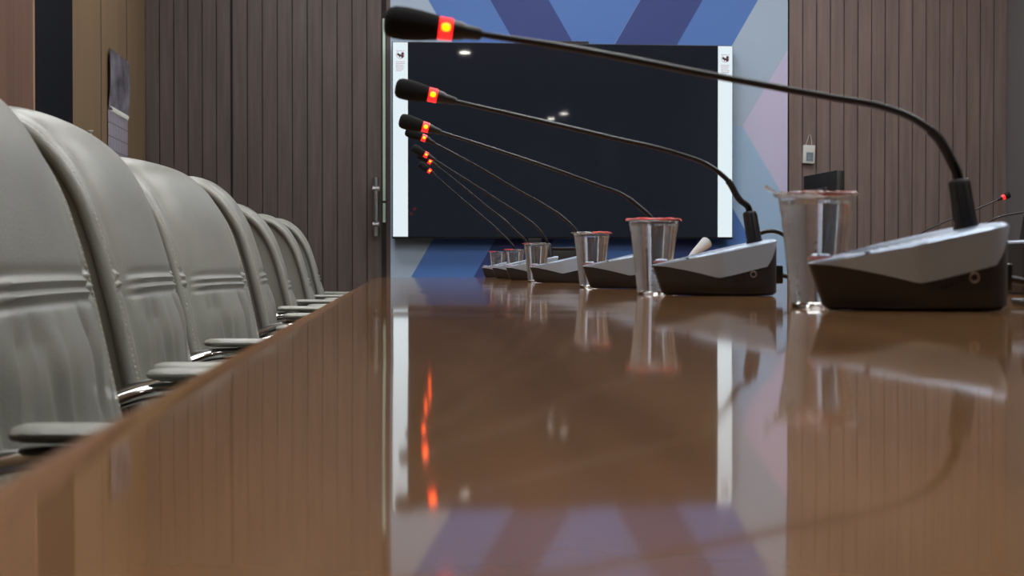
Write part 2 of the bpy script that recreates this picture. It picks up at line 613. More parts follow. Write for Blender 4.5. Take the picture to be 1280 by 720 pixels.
tube(bm, smooth_path([(-w_ * .55, -.010, h_), (-w_ * .2, -.008, h_ + (apl.z - h_) * .6), apl, (w_ * .35, -.008, h_ + (apl.z - h_) * .6), (w_ * .5, -.010, h_)], 6), .0016, 8)
obj('hanging_cord', bm, M['cord'], th, True)
bm = nb(); tube(bm, [apl + Vector((0, -.006, 0)), apl + Vector((0, .02, 0))], .0025, 8)
obj('nail', bm, M['steel'], th, True)

# ------------------------------------------------------------------ the table
TX0 = -.0850; TX1 = 2.15; TY0 = -.7; TY1 = 5.55
tb = thing('conference_table', 'long glossy brown lacquered conference table', 'table', (0, 0, 0))
def slab(x0, x1, y0, y1, z1, thick, r):
    bm = nb()
    prof = []
    for k in range(9):
        a = PI / 2 * k / 8
        prof.append((r * (1 - math.sin(a)), -r * (1 - math.cos(a))))   # inset, dz : from top flat to side
    # rings: from top outwards (inset r -> 0), then straight down
    rings = []
    def ring(ins, z):
        return [bm.verts.new(p) for p in ((x0 + ins, y0 + ins, z), (x1 - ins, y0 + ins, z), (x1 - ins, y1 - ins, z), (x0 + ins, y1 - ins, z))]
    for ins, dz in prof: rings.append(ring(ins, z1 + dz))
    rings.append(ring(0, z1 - thick + .006)); rings.append(ring(.006, z1 - thick))
    for A, B in zip(rings, rings[1:]):
        for k in range(4): bm.faces.new((A[k], B[k], B[(k + 1) % 4], A[(k + 1) % 4]))
    bm.faces.new(rings[0]); bm.faces.new(rings[-1][::-1])
    bmesh.ops.recalc_face_normals(bm, faces=bm.faces)
    return bm
tt = obj('tabletop', slab(TX0, TX1, TY0, TY1, TOP, .048, .036), M['table'], tb)
for p in tt.data.polygons:
    p.use_smooth = p.normal.z < .999 and abs(p.normal.z) > .01
bm = nb()
box(bm, TX0 + .42, TX1 - .42, TY0 + .25, TY1 - .25, .62, TOP - .048)
obj('apron', bm, M['red_wood'], tb)
for yy in (TY0 + .5, 2.2, TY1 - .5):
    bm = nb(); box(bm, TX0 + .5, TX1 - .5, yy - .05, yy + .05, 0, .62, bev=.004)
    obj('leg', bm, M['red_wood'], tb)

# ------------------------------------------------------------------ microphones
ML, MW = .143, .100              # base length and width
ZB = [(0, .0355), (.10, .0342), (.235, .0300), (.36, .0252), (.47, .0206), (.60, .0243), (.75, .0293), (.894, .0344), (.94, .046), (.984, .0615), (1.0, .0625)]
def zb_at(s):
    for (a, x), (b, y) in zip(ZB, ZB[1:]):
        if s <= b: return x + (y - x) * (s - a) / (b - a)
    return ZB[-1][1]
def zt_at(s): return .0372 + .0300 * s - .004 * s * s * 0
def mic_outline():
    """seen from above: a blunt nose widening to the full width at the middle, rounded rear corners"""
    hx_, hy_ = ML / 2, MW / 2
    rr = .020
    half = []                     # near half, from nose to rear
    for k in range(4):
        a = math.radians(180 + 60 * k / 3)
        half.append((-hx_ + .008 + .008 * math.cos(a), .008 * math.sin(a)))
    for s in (.10, .17, .235, .30, .36, .41, .45, .48, .53, .60, .675, .75, .80):
        if s < .47:
            t = (s - .05) / .42
            y = .0085 + (hy_ - .0085) * t - .0 * t
            y -= .0022 * max(0, (t - .75) / .25) ** 2
        else:
            y = hy_ - .0009 * (s < .5)
        half.append((-hx_ + s * ML, -y))
    for k in range(9):
        a = 1.5 * PI + PI / 2 * k / 8
        half.append((hx_ - rr + rr * math.cos(a), -hy_ + rr + rr * math.sin(a)))
    other = [(x, -y) for x, y in half[1:]][::-1]
    return half + other
OUT = mic_outline()
def mic_ring(bm, zf, ins=0, slant=True):
    vs = []
    for x, y in OUT:
        s = (x + ML / 2) / ML
        z = zf(s)
        k = 1 - ins / (MW / 2); kx = 1 - ins / (ML / 2)
        xx, yy = x * kx, y * k
        if slant:                # the front leans in towards the foot
            t = max(0, 1 - z / .037)
            xx = xx + .013 * t * (1 - s)
            yy = yy * (1 - .02 * t)
        vs.append(bm.verts.new((xx, yy, z)))
    return vs
def bridge(bm, A, B):
    n = len(A)
    for k in range(n): bm.faces.new((A[k], A[(k + 1) % n], B[(k + 1) % n], B[k]))
def make_mic_base(root):
    bm = nb()
    r0 = mic_ring(bm, lambda s: 0.0006, .004)
    r1 = mic_ring(bm, lambda s: .004, .0)
    r2 = mic_ring(bm, lambda s: .018 if zb_at(s) > .02 else zb_at(s) * .8)
    r3 = mic_ring(bm, lambda s: zb_at(s), .0)
    r4 = mic_ring(bm, lambda s: zb_at(s) - .001, .004)
    bm.faces.new(r0[::-1]); bridge(bm, r0, r1); bridge(bm, r1, r2); bridge(bm, r2, r3); bridge(bm, r3, r4)
    bm.faces.new(r4)
    bmesh.ops.triangulate(bm, faces=[f for f in bm.faces if len(f.verts) > 4])
    bmesh.ops.recalc_face_normals(bm, faces=bm.faces)
    body = obj('lower_housing', bm, M['dark_body'], root, 50)
    bm = nb()
    a0 = mic_ring(bm, lambda s: zb_at(s) + .0004, .003)
    a1 = mic_ring(bm, lambda s: zb_at(s) + .0004, -.0008)
    a2 = mic_ring(bm, lambda s: max(zt_at(s) - .0022, zb_at(s) + .0008), -.0006)
    a3 = mic_ring(bm, lambda s: max(zt_at(s) - .0006, zb_at(s) + .0012), .0008)
    a4 = mic_ring(bm, lambda s: max(zt_at(s), zb_at(s) + .0014), .0030)
    bridge(bm, a0, a1); bridge(bm, a1, a2); bridge(bm, a2, a3); bridge(bm, a3, a4); bm.faces.new(a4); bm.faces.new(a0[::-1])
    bmesh.ops.triangulate(bm, faces=[f for f in bm.faces if len(f.verts) > 4])
    bmesh.ops.recalc_face_normals(bm, faces=bm.faces)
    top = obj('top_cover', bm, M['silver'], root, 35)
    # speaker slots across the top
    bm = nb()
    for i in range(9):
        x = -.036 + i * .0085
        z = zt_at((x + ML / 2) / ML)
        box(bm, x, x + .0035, -.030, .030, z - .001, z + .0004 , bev=0)
    obj('speaker_grille', bm, M['black_plastic'], root)
    bm = nb()
    x = -.058; z = zt_at((x + ML / 2) / ML)
    lathe(bm, [(0, .0035), (.006, .0035), (.0075, .0022), (.0078, -.001)], 20, (x, .012, z))
    obj('talk_button', bm, M['silver'], root, True)
    bm = nb()
    lathe(bm, [(.0085, -.001), (.0085, .0014), (.0098, .0014), (.0098, -.001)], 20, (x, .012, z))
    obj('button_light', bm, M['small_red'], root, True)['label'] = 'red glowing button ring'
    # headphone jack and port on the near side
    for sy in (-1,):
        bm = nb()
        jx = -ML / 2 + .776 * ML
        ring = [Vector((jx + .0034 * math.cos(a), sy * (MW / 2 - .0003), .0255 + .0034 * math.sin(a))) for a in [2 * PI * k / 20 for k in range(21)]]
        tube(bm, ring, .0008, 8, caps=False)
        obj('headphone_jack', bm, M['steel'], root, True)
        bm = nb()
        for k in range(4):
            px = -ML / 2 + (.60 + .028 * k) * ML
            box(bm, px, px + .0026, sy * (MW / 2 + .0006) - .0005, sy * (MW / 2) + .0005, .0165 + .0012 * k, .0185 + .0012 * k)
        obj('side_port', bm, M['black_plastic'], root)
    # socket of the neck
    bm = nb()
    sx = ML / 2 - .0185
    z = zt_at((sx + ML / 2) / ML)
    tube(bm, [(sx, 0, z - .004), (sx, 0, z + .001), (sx - .0005, 0, z + .004), (sx - .006, 0, z + .036), (sx - .0062, 0, z + .0376)],
         [.0098, .0098, .0088, .0080, .0066], 20)
    for k in range(8):
        a = 2 * PI * k / 8
        cx, cy = .0082 * math.cos(a), .0082 * math.sin(a)
        tube(bm, [(sx - .0008 + cx, cy, z + .005), (sx - .0056 + cx * .93, cy * .93, z + .0345)], .0012, 6)
    obj('neck_socket', bm, M['black_plastic'], root, True)
    return Vector((sx - .0062, 0, z + .036))

def mic_neck(root, pts, s=1.0):
    """pts: local points head tip, ring, collar end, ... , socket"""
    tip, ringp, col = Vector(pts[0]), Vector(pts[1]), Vector(pts[2])
    path = smooth_path(pts[2:], 10)
    bm = nb()
    n = len(path)
    tube(bm, path, [.0025 + .0009 * (i / n) for i in range(n)], 10)
    obj('gooseneck', bm, M['rubber'], root, True)
    # ribbed flexible stretch next to the socket
    bm = nb()
    k0 = int(n * .62)
    for i in range(k0, n - 2):
        for q in (0, .5):
            p = path[i].lerp(path[i + 1], q); d = (path[i + 1] - path[i]).normalized()
            tube(bm, [p, p + d * .0012], .0040, 10)
    obj('flexible_coil', bm, M['black_plastic'], root, True)
    ax = (tip - ringp).normalized()
    L_ = (tip - ringp).length
    # collar behind the ring
    bm = nb()
    cl = (col - ringp).length
    ca = (col - ringp).normalized()
    tube(bm, [ringp + ca * .005, ringp + ca * cl * .45, ringp + ca * cl * .55, ringp + ca * cl * .95, ringp + ca * cl * 1.02], [.0078, .0068, .0056, .0046, .003], 16)
    obj('neck_collar', bm, M['black_plastic'], root, True)
    bm = nb()
    tube(bm, [ringp - ax * .0055, ringp - ax * .005, ringp + ax * .005, ringp + ax * .0055], [.0070, .0082, .0086, .0074], 24)
    lr = obj('light_ring', bm, M['ring'], root, 30); lr['label'] = 'glowing red ring'
    bm = nb()
    off = Vector((0, -1, 0)); off = (off - ax * off.dot(ax)).normalized()
    ups = ax.cross(off)
    for q in (0,):
        c = ringp + off * .0074
        tube(bm, [c - ax * .0036, c - ax * .0028, c, c + ax * .0028, c + ax * .0036], [.0006, .0026, .0034, .0026, .0006], 12)
    obj('led', bm, M['led'], lr, True)['label'] = 'bright amber core of the ring'
    bm = nb()
    b0 = ringp + ax * .0052
    LL = L_ - .0052
    tube(bm, [b0, b0 + ax * LL * .04, b0 + ax * LL * .35, b0 + ax * LL * .62, b0 + ax * LL * .82, b0 + ax * LL * .93, b0 + ax * LL * .985, b0 + ax * LL],
         [.0086, .0094, .0114, .0124, .0121, .0104, .0068, .0020], 24)
    obj('windscreen', bm, M['foam'], root, True)['label'] = 'black foam windscreen'

# photograph points of each unit: base tip, depth of the near side, then the neck from head tip to bend
MICS = [
 dict(y=1.06, tip=(1010, 329), neck=[(480, 26), (557, 36), (602, 43), (700, 58), (900, 96), (1040, 122), (1100, 133), (1143, 149), (1172, 172), (1190, 203)],
      label='microphone unit with red ring, nearest the camera and largest'),
 dict(y=1.70, tip=(815, 339), neck=[(494, 109), (541, 119), (570, 127), (640, 143), (760, 171), (850, 193), (884, 206), (910, 226), (925, 250)],
      label='second nearest microphone unit, its base behind the second cup'),
 dict(y=2.33, tip=(728, 342), neck=[(499, 150), (532, 159), (551, 165), (620, 187), (700, 214), (752, 233), (776, 242), (797, 257)],
      label='third microphone unit from the camera, its base right of the third cup'),
 dict(y=3.33, tip=(662, 342), neck=[(507, 163), (530, 172.5), (543, 179), (590, 204), (650, 239), (682, 257), (700, 269), (712, 284)],
      label='fourth microphone unit from the camera, just right of the fourth cup'),
 dict(y=4.03, tip=(632, 342), neck=[(515, 184), (532.6, 193.5), (544, 200), (590, 229), (632, 256), (655, 271), (668, 281), (676, 291)],
      label='fifth microphone unit from the camera, mostly behind the fourth cup'),
 dict(y=4.62, tip=(615, 342), neck=[(522, 192), (537.5, 202), (547, 208), (580, 234), (615, 263), (632, 276), (643, 287), (650, 296)],
      label='sixth microphone unit from the camera, last but one in the row'),
 dict(y=5.18, tip=(602, 342), neck=[(524, 204), (537, 213.6), (545, 220), (570, 242), (605, 272), (621, 286), (629, 294), (634, 301)],
      label='farthest microphone unit of the near row, smallest in view'),
]
mic0 = None
NEAR_GROUP = 'microphone units along the near side'
for i, md in enumerate(MICS):
    yc = md['y'] + MW / 2
    xt = at(md['tip'][0], md['tip'][1], yc).x
    root = thing('conference_microphone', md['label'], 'microphone', (xt + ML / 2, yc, TOP), 0, NEAR_GROUP)
    if i == 0:
        sock = make_mic_base(root)
        mic0 = root
        base_parts = list(root.children)
    else:
        for p in base_parts:
            c = p.copy(); link(c, root)
    o = Vector(root.location)
    pts = [at(px, py, yc) - o for px, py in md['neck']]
    pts = (pts if i < 3 else pts[:-1]) + [sock + Vector((-.0012, 0, .006)) if i < 3 else sock + Vector((-.004, 0, .009)), sock]
    mic_neck(root, pts)
    # cable out of the back
    bm = nb()
    r_ = random.Random(i)
    hx_ = ML / 2
    box(bm, hx_ - .002, hx_ + .014, -.012, .008, .014, .036, bev=.002)
    obj('cable_plug', bm, M['rubber'], root, True)
    bm = nb()
    tube(bm, smooth_path([(hx_ + .010, 0, .025), (hx_ + .035, .006, .020), (hx_ + .055, .03, .006), (hx_ + .075, .08, .0036), (hx_ + .08, .14, .0036)], 8), .0030, 10)
    for v in bm.verts: v.co.z = max(v.co.z, .0004)
    obj('cable', bm, M['rubber'], root, True)

# units facing the other way across the table, sharing the same base shape
def far_mic(loc, label, necks, rz=PI):
    root = thing('conference_microphone', label, 'microphone', loc, rz, 'microphone units facing the far side')
    for p in base_parts:
        c = p.copy(); link(c, root)
    o = Vector(loc)
    Ri = Matrix.Rotation(-rz, 3, 'Z')
    pts = [Ri @ (Vector(p) - o) for p in necks] + [sock + Vector((-.0012, 0, .006)), sock]
    mic_neck(root, pts)
    return root
yA = 5.0
xa = at(1138, 320, yA).x + .0235 - ML / 2 + ML - .0235 * 2
baseA = Vector((at(1138, 320, yA).x + (ML / 2 - .0287), yA, TOP))
nA = [at(1262, 243, yA), at(1254, 246.5, yA), at(1247, 250, yA), at(1215, 264, yA), at(1180, 278, yA), at(1156, 289, yA), at(1146, 296, yA)]
far_mic(baseA, 'distant microphone unit whose red-ringed head shows against the grey wall at right', nA)
yB_ = 4.3
baseB = Vector((at(1212, 320, yB_).x + (ML / 2 - .0287), yB_, TOP))
nB = [at(1392, 236, yB_), at(1378, 240, yB_), at(1370, 243, yB_), at(1320, 255, yB_), at(1280, 265, yB_), at(1242, 274, yB_), at(1224, 286, yB_)]
far_mic(baseB, 'microphone unit whose thin neck runs out of the right picture edge', nB)
yC = 1.78
baseC = Vector((at(1266, 340, yC - .05).x + ML / 2 + .020, yC, TOP))
nC = [baseC + Vector(v) for v in ((.36, -.1, .23), (.32, -.09, .215), (.30, -.08, .21), (.15, -.04, .18), (.0, -.0, .15), (-.03, 0, .13))]
far_mic(baseC, 'microphone unit cut off by the right picture edge behind the nearest one', nC)

# black cable looping up behind the second microphone
bm = nb()
yq = 2.0
tube(bm, smooth_path([at(925, 352, yq), at(936, 318, yq), at(948, 293, yq), at(960, 289, yq), at(975, 291, yq), at(990, 305, yq), at(1000, 340, yq), Vector((at(1012, 352, yq).x, yq + .03, TOP + .0032)), Vector((at(1080, 352, yq).x, yq + .1, TOP + .0032))], 8), .0030, 10)
for v in bm.verts:
    v.co.z = max(v.co.z, TOP + .0003)
tag(obj('loose_cable', bm, M['rubber'], None, True), 'black cable arching up from the tabletop behind the second nearest microphone', 'cable')

# ------------------------------------------------------------------ water cups
CH = .094
def make_cup(root):
    bm = nb()
    rb, rt = .0205, .0305
    prof = [(0, .0035), (.016, .0035), (.0175, .0012), (rb - .0012, 0), (rb, .0016)]
    n = 30
    def wob(t): return .00022 * math.sin(t * 55) + .00012 * math.sin(t * 131 + 1)
    for k in range(1, n + 1):
        t = k / n
        step = .0007 if t > .86 else 0
        prof.append((rb + (rt - rb) * t + wob(t) + step, .0016 + (CH - .0026) * t))
    prof += [(rt + .0045, CH - .0012), (rt + .0048, CH - .0006), (rt + .0045, CH), (rt - .0002, CH)]
    for k in range(n, -1, -1):
        t = k / n
        step = .0007 if t > .86 else 0
        prof.append((rb - .0005 + (rt - rb) * t + wob(t) + step, .0022 + (CH - .0034) * t))
    prof += [(.0172, .0042), (0, .0044)]
    lathe(bm, prof, 64)
    bmesh.ops.recalc_face_normals(bm, faces=bm.faces)
    obj('cup_wall', bm, M['cup'], root, 60)
    bm = nb()
    lvl = CH - .006
    wp = [(0, .0043), (.0170, .0043)]
    for k in range(0, n + 1):
        t = k / n
        z = .0024 + (lvl - .0024) * t
        wp.append((rb - .00035 + (rt - rb) * (z - .0016) / (CH - .0026), z))
    wp.append((0, lvl))
    lathe(bm, wp, 64)
    obj('water', bm, M['water'], root, 60)['label'] = 'clear drinking water'

def lid(root, red_from, red_to, seed, flap=0, clear_rim=False):
    """sealing film on the rim: a disc, red over an arc and clear elsewhere"""
    R_ = random.Random(seed)
    bm = nb()
    seg = 72
    rings = []
    radii = [.006, .014, .022, .0290, .0335, .0352, .0354]
    ph = [R_.uniform(0, 6) for _ in range(4)]
    for r in radii:
        ring = []
        for k in range(seg):
            a = 2 * PI * k / seg
            z = CH + .0006 + .0012 * (1 - (r / .034) ** 2) * .5 + .0006 * math.sin(5 * a + ph[0]) * r / .035 + .0004 * math.sin(11 * a + ph[1] + r * 300)
            if r > .0335: z -= .0014 + .0008 * math.sin(7 * a + ph[2])
            z = max(z, CH + .0003) if r < .0350 else z
            ring.append(bm.verts.new((r * math.cos(a), r * math.sin(a), z)))
        rings.append(ring)
    c = bm.verts.new((0, 0, CH + .0014))
    def isred(k):
        a = 360 * (k + .5) / seg
        return (red_from <= a <= red_to) or (red_from <= a + 360 <= red_to)
    for k in range(seg):
        q = (k + 1) % seg
        mi = 0 if isred(k) else 1
        f = bm.faces.new((c, rings[0][k], rings[0][q])); f.material_index = mi
        for j, (A, B) in enumerate(zip(rings, rings[1:])):
            f = bm.faces.new((A[k], B[k], B[q], A[q])); f.material_index = 1 if clear_rim and j >= 4 else mi
    g = bmesh.ops.extrude_face_region(bm, geom=list(bm.faces))
    for v in g['geom']:
        if isinstance(v, bmesh.types.BMVert): v.co.z += .0003
    bmesh.ops.recalc_face_normals(bm, faces=bm.faces)
    o = obj('sealing_film', bm, None, root, True, mats=[M['film_red'], M['film_clear']])
    o['label'] = 'red and clear sealing film'
    if flap:
        bm = nb()
        a = math.radians(flap)
        d = Vector((math.cos(a), math.sin(a), 0)); s_ = Vector((-d.y, d.x, 0))
        pr = None
        for t, u in ((.033, .0), (.037, .0018), (.0405, .0045), (.0425, .0060)):
            w = .010 * (1 - (t - .033) * 40)
            cur = [bm.verts.new(d * t + s_ * w + Vector((0, 0, CH + .0012 + u))), bm.verts.new(d * t - s_ * w + Vector((0, 0, CH + .0012 + u * .7)))]
            if pr: bm.faces.new((pr[0], cur[0], cur[1], pr[1]))
            pr = cur
        g = bmesh.ops.extrude_face_region(bm, geom=list(bm.faces))
        for v in g['geom']:
            if isinstance(v, bmesh.types.BMVert): v.co.z += .0004
        bmesh.ops.recalc_face_normals(bm, faces=bm.faces)
        obj('pull_tab', bm, M['film_clear'], root, True)

CUPS = [  # column of the cup's axis, depth, red arc, flap angle, label
 (1020, 1.205, (200, 420), 172, 'nearest water cup, half hidden by the largest microphone unit'),
 (817, 1.845, (150, 390), 185, 'second water cup from the camera, with red film over most of its top'),
 (739.5, 2.53, (270, 400), 180, 'third water cup from the camera, red film on its right rim'),
 (670.5, 3.62, (140, 215), 180, 'fourth water cup from the camera, red film only at the left rim'),
 (643.5, 4.775, (120, 260), 178, 'fifth water cup from the camera, behind the fourth'),
 (622, 5.335, (100, 260), 178, 'farthest and smallest water cup in the row'),
]
cup_parts = None
for i, (px, y, (ra, rb_), fl, lab) in enumerate(CUPS):
    p = at(px, 340, y)
    root = thing('water_cup', lab, 'cup', (p.x, y, TOP), random.uniform(-.1, .1) if i else 0, 'sealed water cups on the table')
    if cup_parts is None:
        make_cup(root); cup_parts = list(root.children)
    else:
        for q in cup_parts:
            c = q.copy(); link(c, root)
    lid(root, ra, rb_, i, fl if i == 0 else 0, i == 0)

# ------------------------------------------------------------------ chairs
HW = .248
FRONT = [(-.192, .455), (-.216, .56), (-.238, .655), (-.2565, .74), (-.280, .83), (-.3065, .900), (-.336, .945), (-.372, .974), (-.408, .984)]
REAR = [(-.440, .977), (-.463, .955), (-.464, .920), (-.444, .86), (-.405, .77), (-.365, .655), (-.325, .56), (-.285, .455)]
def curve2(pts, n):
    p = smooth_path([(x, 0, z) for x, z in pts], 12)
    # even spacing by arc length
    d = [0]
    for a, b in zip(p, p[1:]): d.append(d[-1] + (b - a).length)
    out = []
    j = 0
    for k in range(n):
        t = d[-1] * k / (n - 1)
        while j < len(d) - 2 and d[j + 1] < t: j += 1
        u = (t - d[j]) / max(1e-9, d[j + 1] - d[j])
        out.append(p[j].lerp(p[j + 1], u))
    return out
SEAM_Z = .772
def seam_ridge(dz):
    return .0034 * (math.exp(-((dz - .0055) / .0030) ** 2) + math.exp(-((dz + .0055) / .0030) ** 2)) - .0022 * math.exp(-(dz / .0028) ** 2) - .0026 * math.exp(-((dz - .013) / .005) ** 2) - .0026 * math.exp(-((dz + .013) / .005) ** 2)
def make_back(root, seed):
    R_ = random.Random(seed)
    # ---- leather front: padded middle between two lower side bolsters
    fr = curve2(FRONT + REAR[:2], 240)
    zs_front = fr
    bm = nb()
    ys = [-1 + 2 * k / 96 for k in range(97)]
    ys = [math.copysign(abs(math.sin(PI / 2 * u)) ** .9, u) for u in ys]
    folds = [(R_.uniform(-.17, .17), R_.uniform(.010, .020), R_.uniform(.5, 1), R_.uniform(-.5, .5), R_.uniform(.05, .16)) for _ in range(13)]
    grid = []
    n = len(fr)
    tot = n - 1
    for i, p in enumerate(fr):
        t = (fr[min(i + 1, n - 1)] - fr[max(i - 1, 0)]).normalized()
        nrm = Vector((t.z, 0, -t.x))          # outwards (towards +x / up)
        fade_top = min(1, max(0, (tot - i) - 6) / 70.0); fade_bot = min(1, i / 20.0)
        fd = math.sin(PI / 2 * fade_top) * math.sin(PI / 2 * fade_bot)
        row = []
        for u in ys:
            y = u * HW
            ay = abs(y)
            # pad in the middle
            pw = HW - .046
            pad = max(0, 1 - (ay / pw) ** 6) ** .6 * .0170 + .0075 * max(0, 1 - (ay / pw) ** 2)
            # bolster at the side
            bc = HW - .024
            bol = .0075 * max(0, 1 - ((ay - bc) / .024) ** 2) ** .75
            h = max(pad, 0) + bol
            dz = (p.z - SEAM_Z) if i < n * .8 else 1
            edge = max(0, min(1, (HW - ay) / .012))
            valley = 1 - .85 * math.exp(-((ay - pw) / .010) ** 2)
            dzb = dz - .008 * max(0, min(1, (ay - pw + .004) / .008))
            sr = seam_ridge(dzb) * edge * valley
            if ay < pw and dz < -.014:
                q = -dz - .014
                for fy, fw, fa, sl, ln in folds:
                    c0 = fy + sl * q
                    h += -.0052 * fa * math.exp(-((y - c0) / fw) ** 2) * min(1, q / .03) * math.exp(-max(0, q - ln) / .06) * min(1, pad / .016)
                h += .007 * math.exp(-((q - .045) / .04) ** 2) * min(1, pad / .016)
            sr *= min(1, max((pad / .019) ** 2, (bol / .0075) ** 2)) if ay < HW - .002 else 0
            h = h * fd + sr * fd
            # the top corners round down a little
            cr = max(0, (ay - (HW - .075)) / .075) ** 2.2 * .012 * max(0, min(1, (p.z - .86) / .12))
            row.append(bm.verts.new((p.x + nrm.x * h - cr * .25, y, p.z + nrm.z * h - cr)))
        grid.append(row)
    for r0, r1 in zip(grid, grid[1:]):
        for k in range(len(ys) - 1):
            bm.faces.new((r0[k], r0[k + 1], r1[k + 1], r1[k]))
    bm.normal_update()
    if sum(f.normal.x * f.calc_area() for f in bm.faces) < 0:
        bmesh.ops.reverse_faces(bm, faces=bm.faces)
    obj('back_cushion', bm, M['leather'], root, 80)
    # ---- shell behind it, its sides a little recessed
    bm = nb()
    loop = curve2(FRONT, 90) + curve2(REAR, 70)
    cx = sum(p.x for p in loop) / len(loop)
    def drop(y, z):
        ay = abs(y)
        return max(0, (ay - (HW - .075)) / .075) ** 2.2 * .012 * max(0, min(1, (z - .86) / .12))
    def inset(k, d):
        m = len(loop)
        t = (loop[(k + 1) % m] - loop[k - 1]).normalized()
        nn = Vector((t.z, 0, -t.x))
        return loop[k] - nn * d
    rings = []
    for y, d in ((-HW + .014, .034), (-HW + .010, .022), (-HW + .009, .012), (-HW + .006, .009), (-HW + .003, .006), (-HW + .012, .0015), (-HW + .07, .0015), (0, .0015), (HW - .07, .0015), (HW - .012, .0015), (HW - .003, .006), (HW - .006, .009), (HW - .009, .012), (HW - .010, .022), (HW - .014, .034)):
        r = []
        for k in range(len(loop)):
            q = inset(k, d)
            dd = drop(y, q.z)
            r.append(bm.verts.new((q.x - dd * .25, y, q.z - dd)))
        rings.append(r)
    m = len(loop)
    for A, B in zip(rings, rings[1:]):
        for k in range(m): bm.faces.new((A[k], A[(k + 1) % m], B[(k + 1) % m], B[k]))
    for r in (rings[0], rings[-1]):
        f = bm.faces.new(r)
        bmesh.ops.triangulate(bm, faces=[f])
    bmesh.ops.recalc_face_normals(bm, faces=bm.faces)
    obj('back_shell', bm, M['leather'], root, 50)
    # ---- rolled welt round both side edges, with its stitches
    for s in (-1, 1):
        y = s * (HW - .004)
        path = [Vector((q.x - drop(y, q.z) * .25, y, q.z - drop(y, q.z))) for q in (inset(k, .002) for k in range(m))]
        bm = nb()
        tube(bm, path + [path[0]], .0080, 12, caps=False)
        w = obj('edge_welt', bm, M['leather'], root, True)
        bm = nb()
        fp = curve2(FRONT, 170)
        for k in range(4, 160, 2):
            a, b = fp[k], fp[k + 1]
            t = (b - a).normalized(); nn = Vector((t.z, 0, -t.x))
            def q(p_, off):
                dd = drop(y, p_.z)
                return Vector((p_.x - dd * .25, s * (HW - .0080), p_.z - dd)) + nn * off
            pa, pb = q(a, .0056), q(b, .0056)
            tube(bm, [pa, pa.lerp(pb, .25), pa.lerp(pb, .85), pa.lerp(pb, 1.1)], [.0004, .0014, .0014, .0004], 5)
        obj('stitching', bm, M['thread'], w)
        # dark piping just inside the welt, on the side
        bm = nb()
        pp = [Vector((q.x - drop(y, q.z) * .25, s * (HW - .006), q.z - drop(y, q.z))) for q in (inset(k, .0105) for k in range(m))]
        tube(bm, pp + [pp[0]], .0026, 8, caps=False)
        obj('piping', bm, M['piping'], w, True)

def make_arm(root, sgn):
    am = bpy.data.objects.new('armrest', None); am.empty_display_size = .03
    link(am, root)
    y = .286 * sgn
    path = [(.13, y * .93, .43), (.19, y * .98, .47), (.215, y, .54), (.205, y, .63), (.17, y, .656), (.10, y, .662), (-.10, y, .664), (-.17, y, .664), (-.205, y * .99, .662), (-.235, y * .945, .654), (-.262, y * .87, .641), (-.29, y * .74, .628)]
    bm = nb()
    tube(bm, smooth_path(path, 8), .0115, 14, sx=.75)
    obj('arm_tube', bm, M['chrome'], am, True)
    bm = nb()
    pp = [(.165, y, .678), (.160, y, .678), (.15, y, .678), (-.185, y, .681), (-.20, y, .681), (-.207, y, .6805), (-.210, y, .680)]
    tube(bm, pp, [.012, .018, .0205, .0205, .019, .014, .004], 18, sx=.34)
    obj('arm_pad', bm, M['leather'], am, True)
    bm = nb()
    for xx in (-.15, .10): tube(bm, [(xx, y, .646), (xx, y, .676)], .006, 10)
    obj('pad_screw', bm, M['black_plastic'], am, True)

def make_chair(name='office_chair'):
    root = thing(name, '', 'chair')
    make_back(root, 3)
    bm = nb()
    box(bm, -.20, .25, -.245, .245, .405, .485, bev=.032, seg=4)
    obj('seat', bm, M['leather'], root, True)
    bm = nb()
    box(bm, -.20, .20, -.20, .20, .385, .407, bev=.006)
    box(bm, -.30, -.15, -.05, .05, .39, .462, bev=.006)
    obj('seat_plate', bm, M['black_plastic'], root)
    for s in (-1, 1): make_arm(root, s)
    bm = nb()
    tube(bm, [(0, 0, .09), (0, 0, .25)], .026, 20); tube(bm, [(0, 0, .25), (0, 0, .39)], .016, 20)
    obj('gas_lift', bm, M['chrome'], root, True)
    for k in range(5):
        a = 2 * PI * k / 5 + .3
        d = Vector((math.cos(a), math.sin(a), 0))
        bm = nb()
        tube(bm, [d * .01 + Vector((0, 0, .105)), d * .16 + Vector((0, 0, .09)), d * .255 + Vector((0, 0, .068))], [.026, .020, .014], 12)
        lg = obj('leg', bm, M['chrome'], root, True)
        bm = nb()
        s_ = Vector((-d.y, d.x, 0))
        c = d * .245 + Vector((0, 0, .0265))
        tube(bm, [c - s_ * .022, c - s_ * .006], .026, 18); tube(bm, [c + s_ * .006, c + s_ * .022], .026, 18)
        tube(bm, [c + Vector((0, 0, 0)), c + Vector((0, 0, .042))], .006, 10)
        obj('caster', bm, M['black_plastic'], lg, True)
    return root

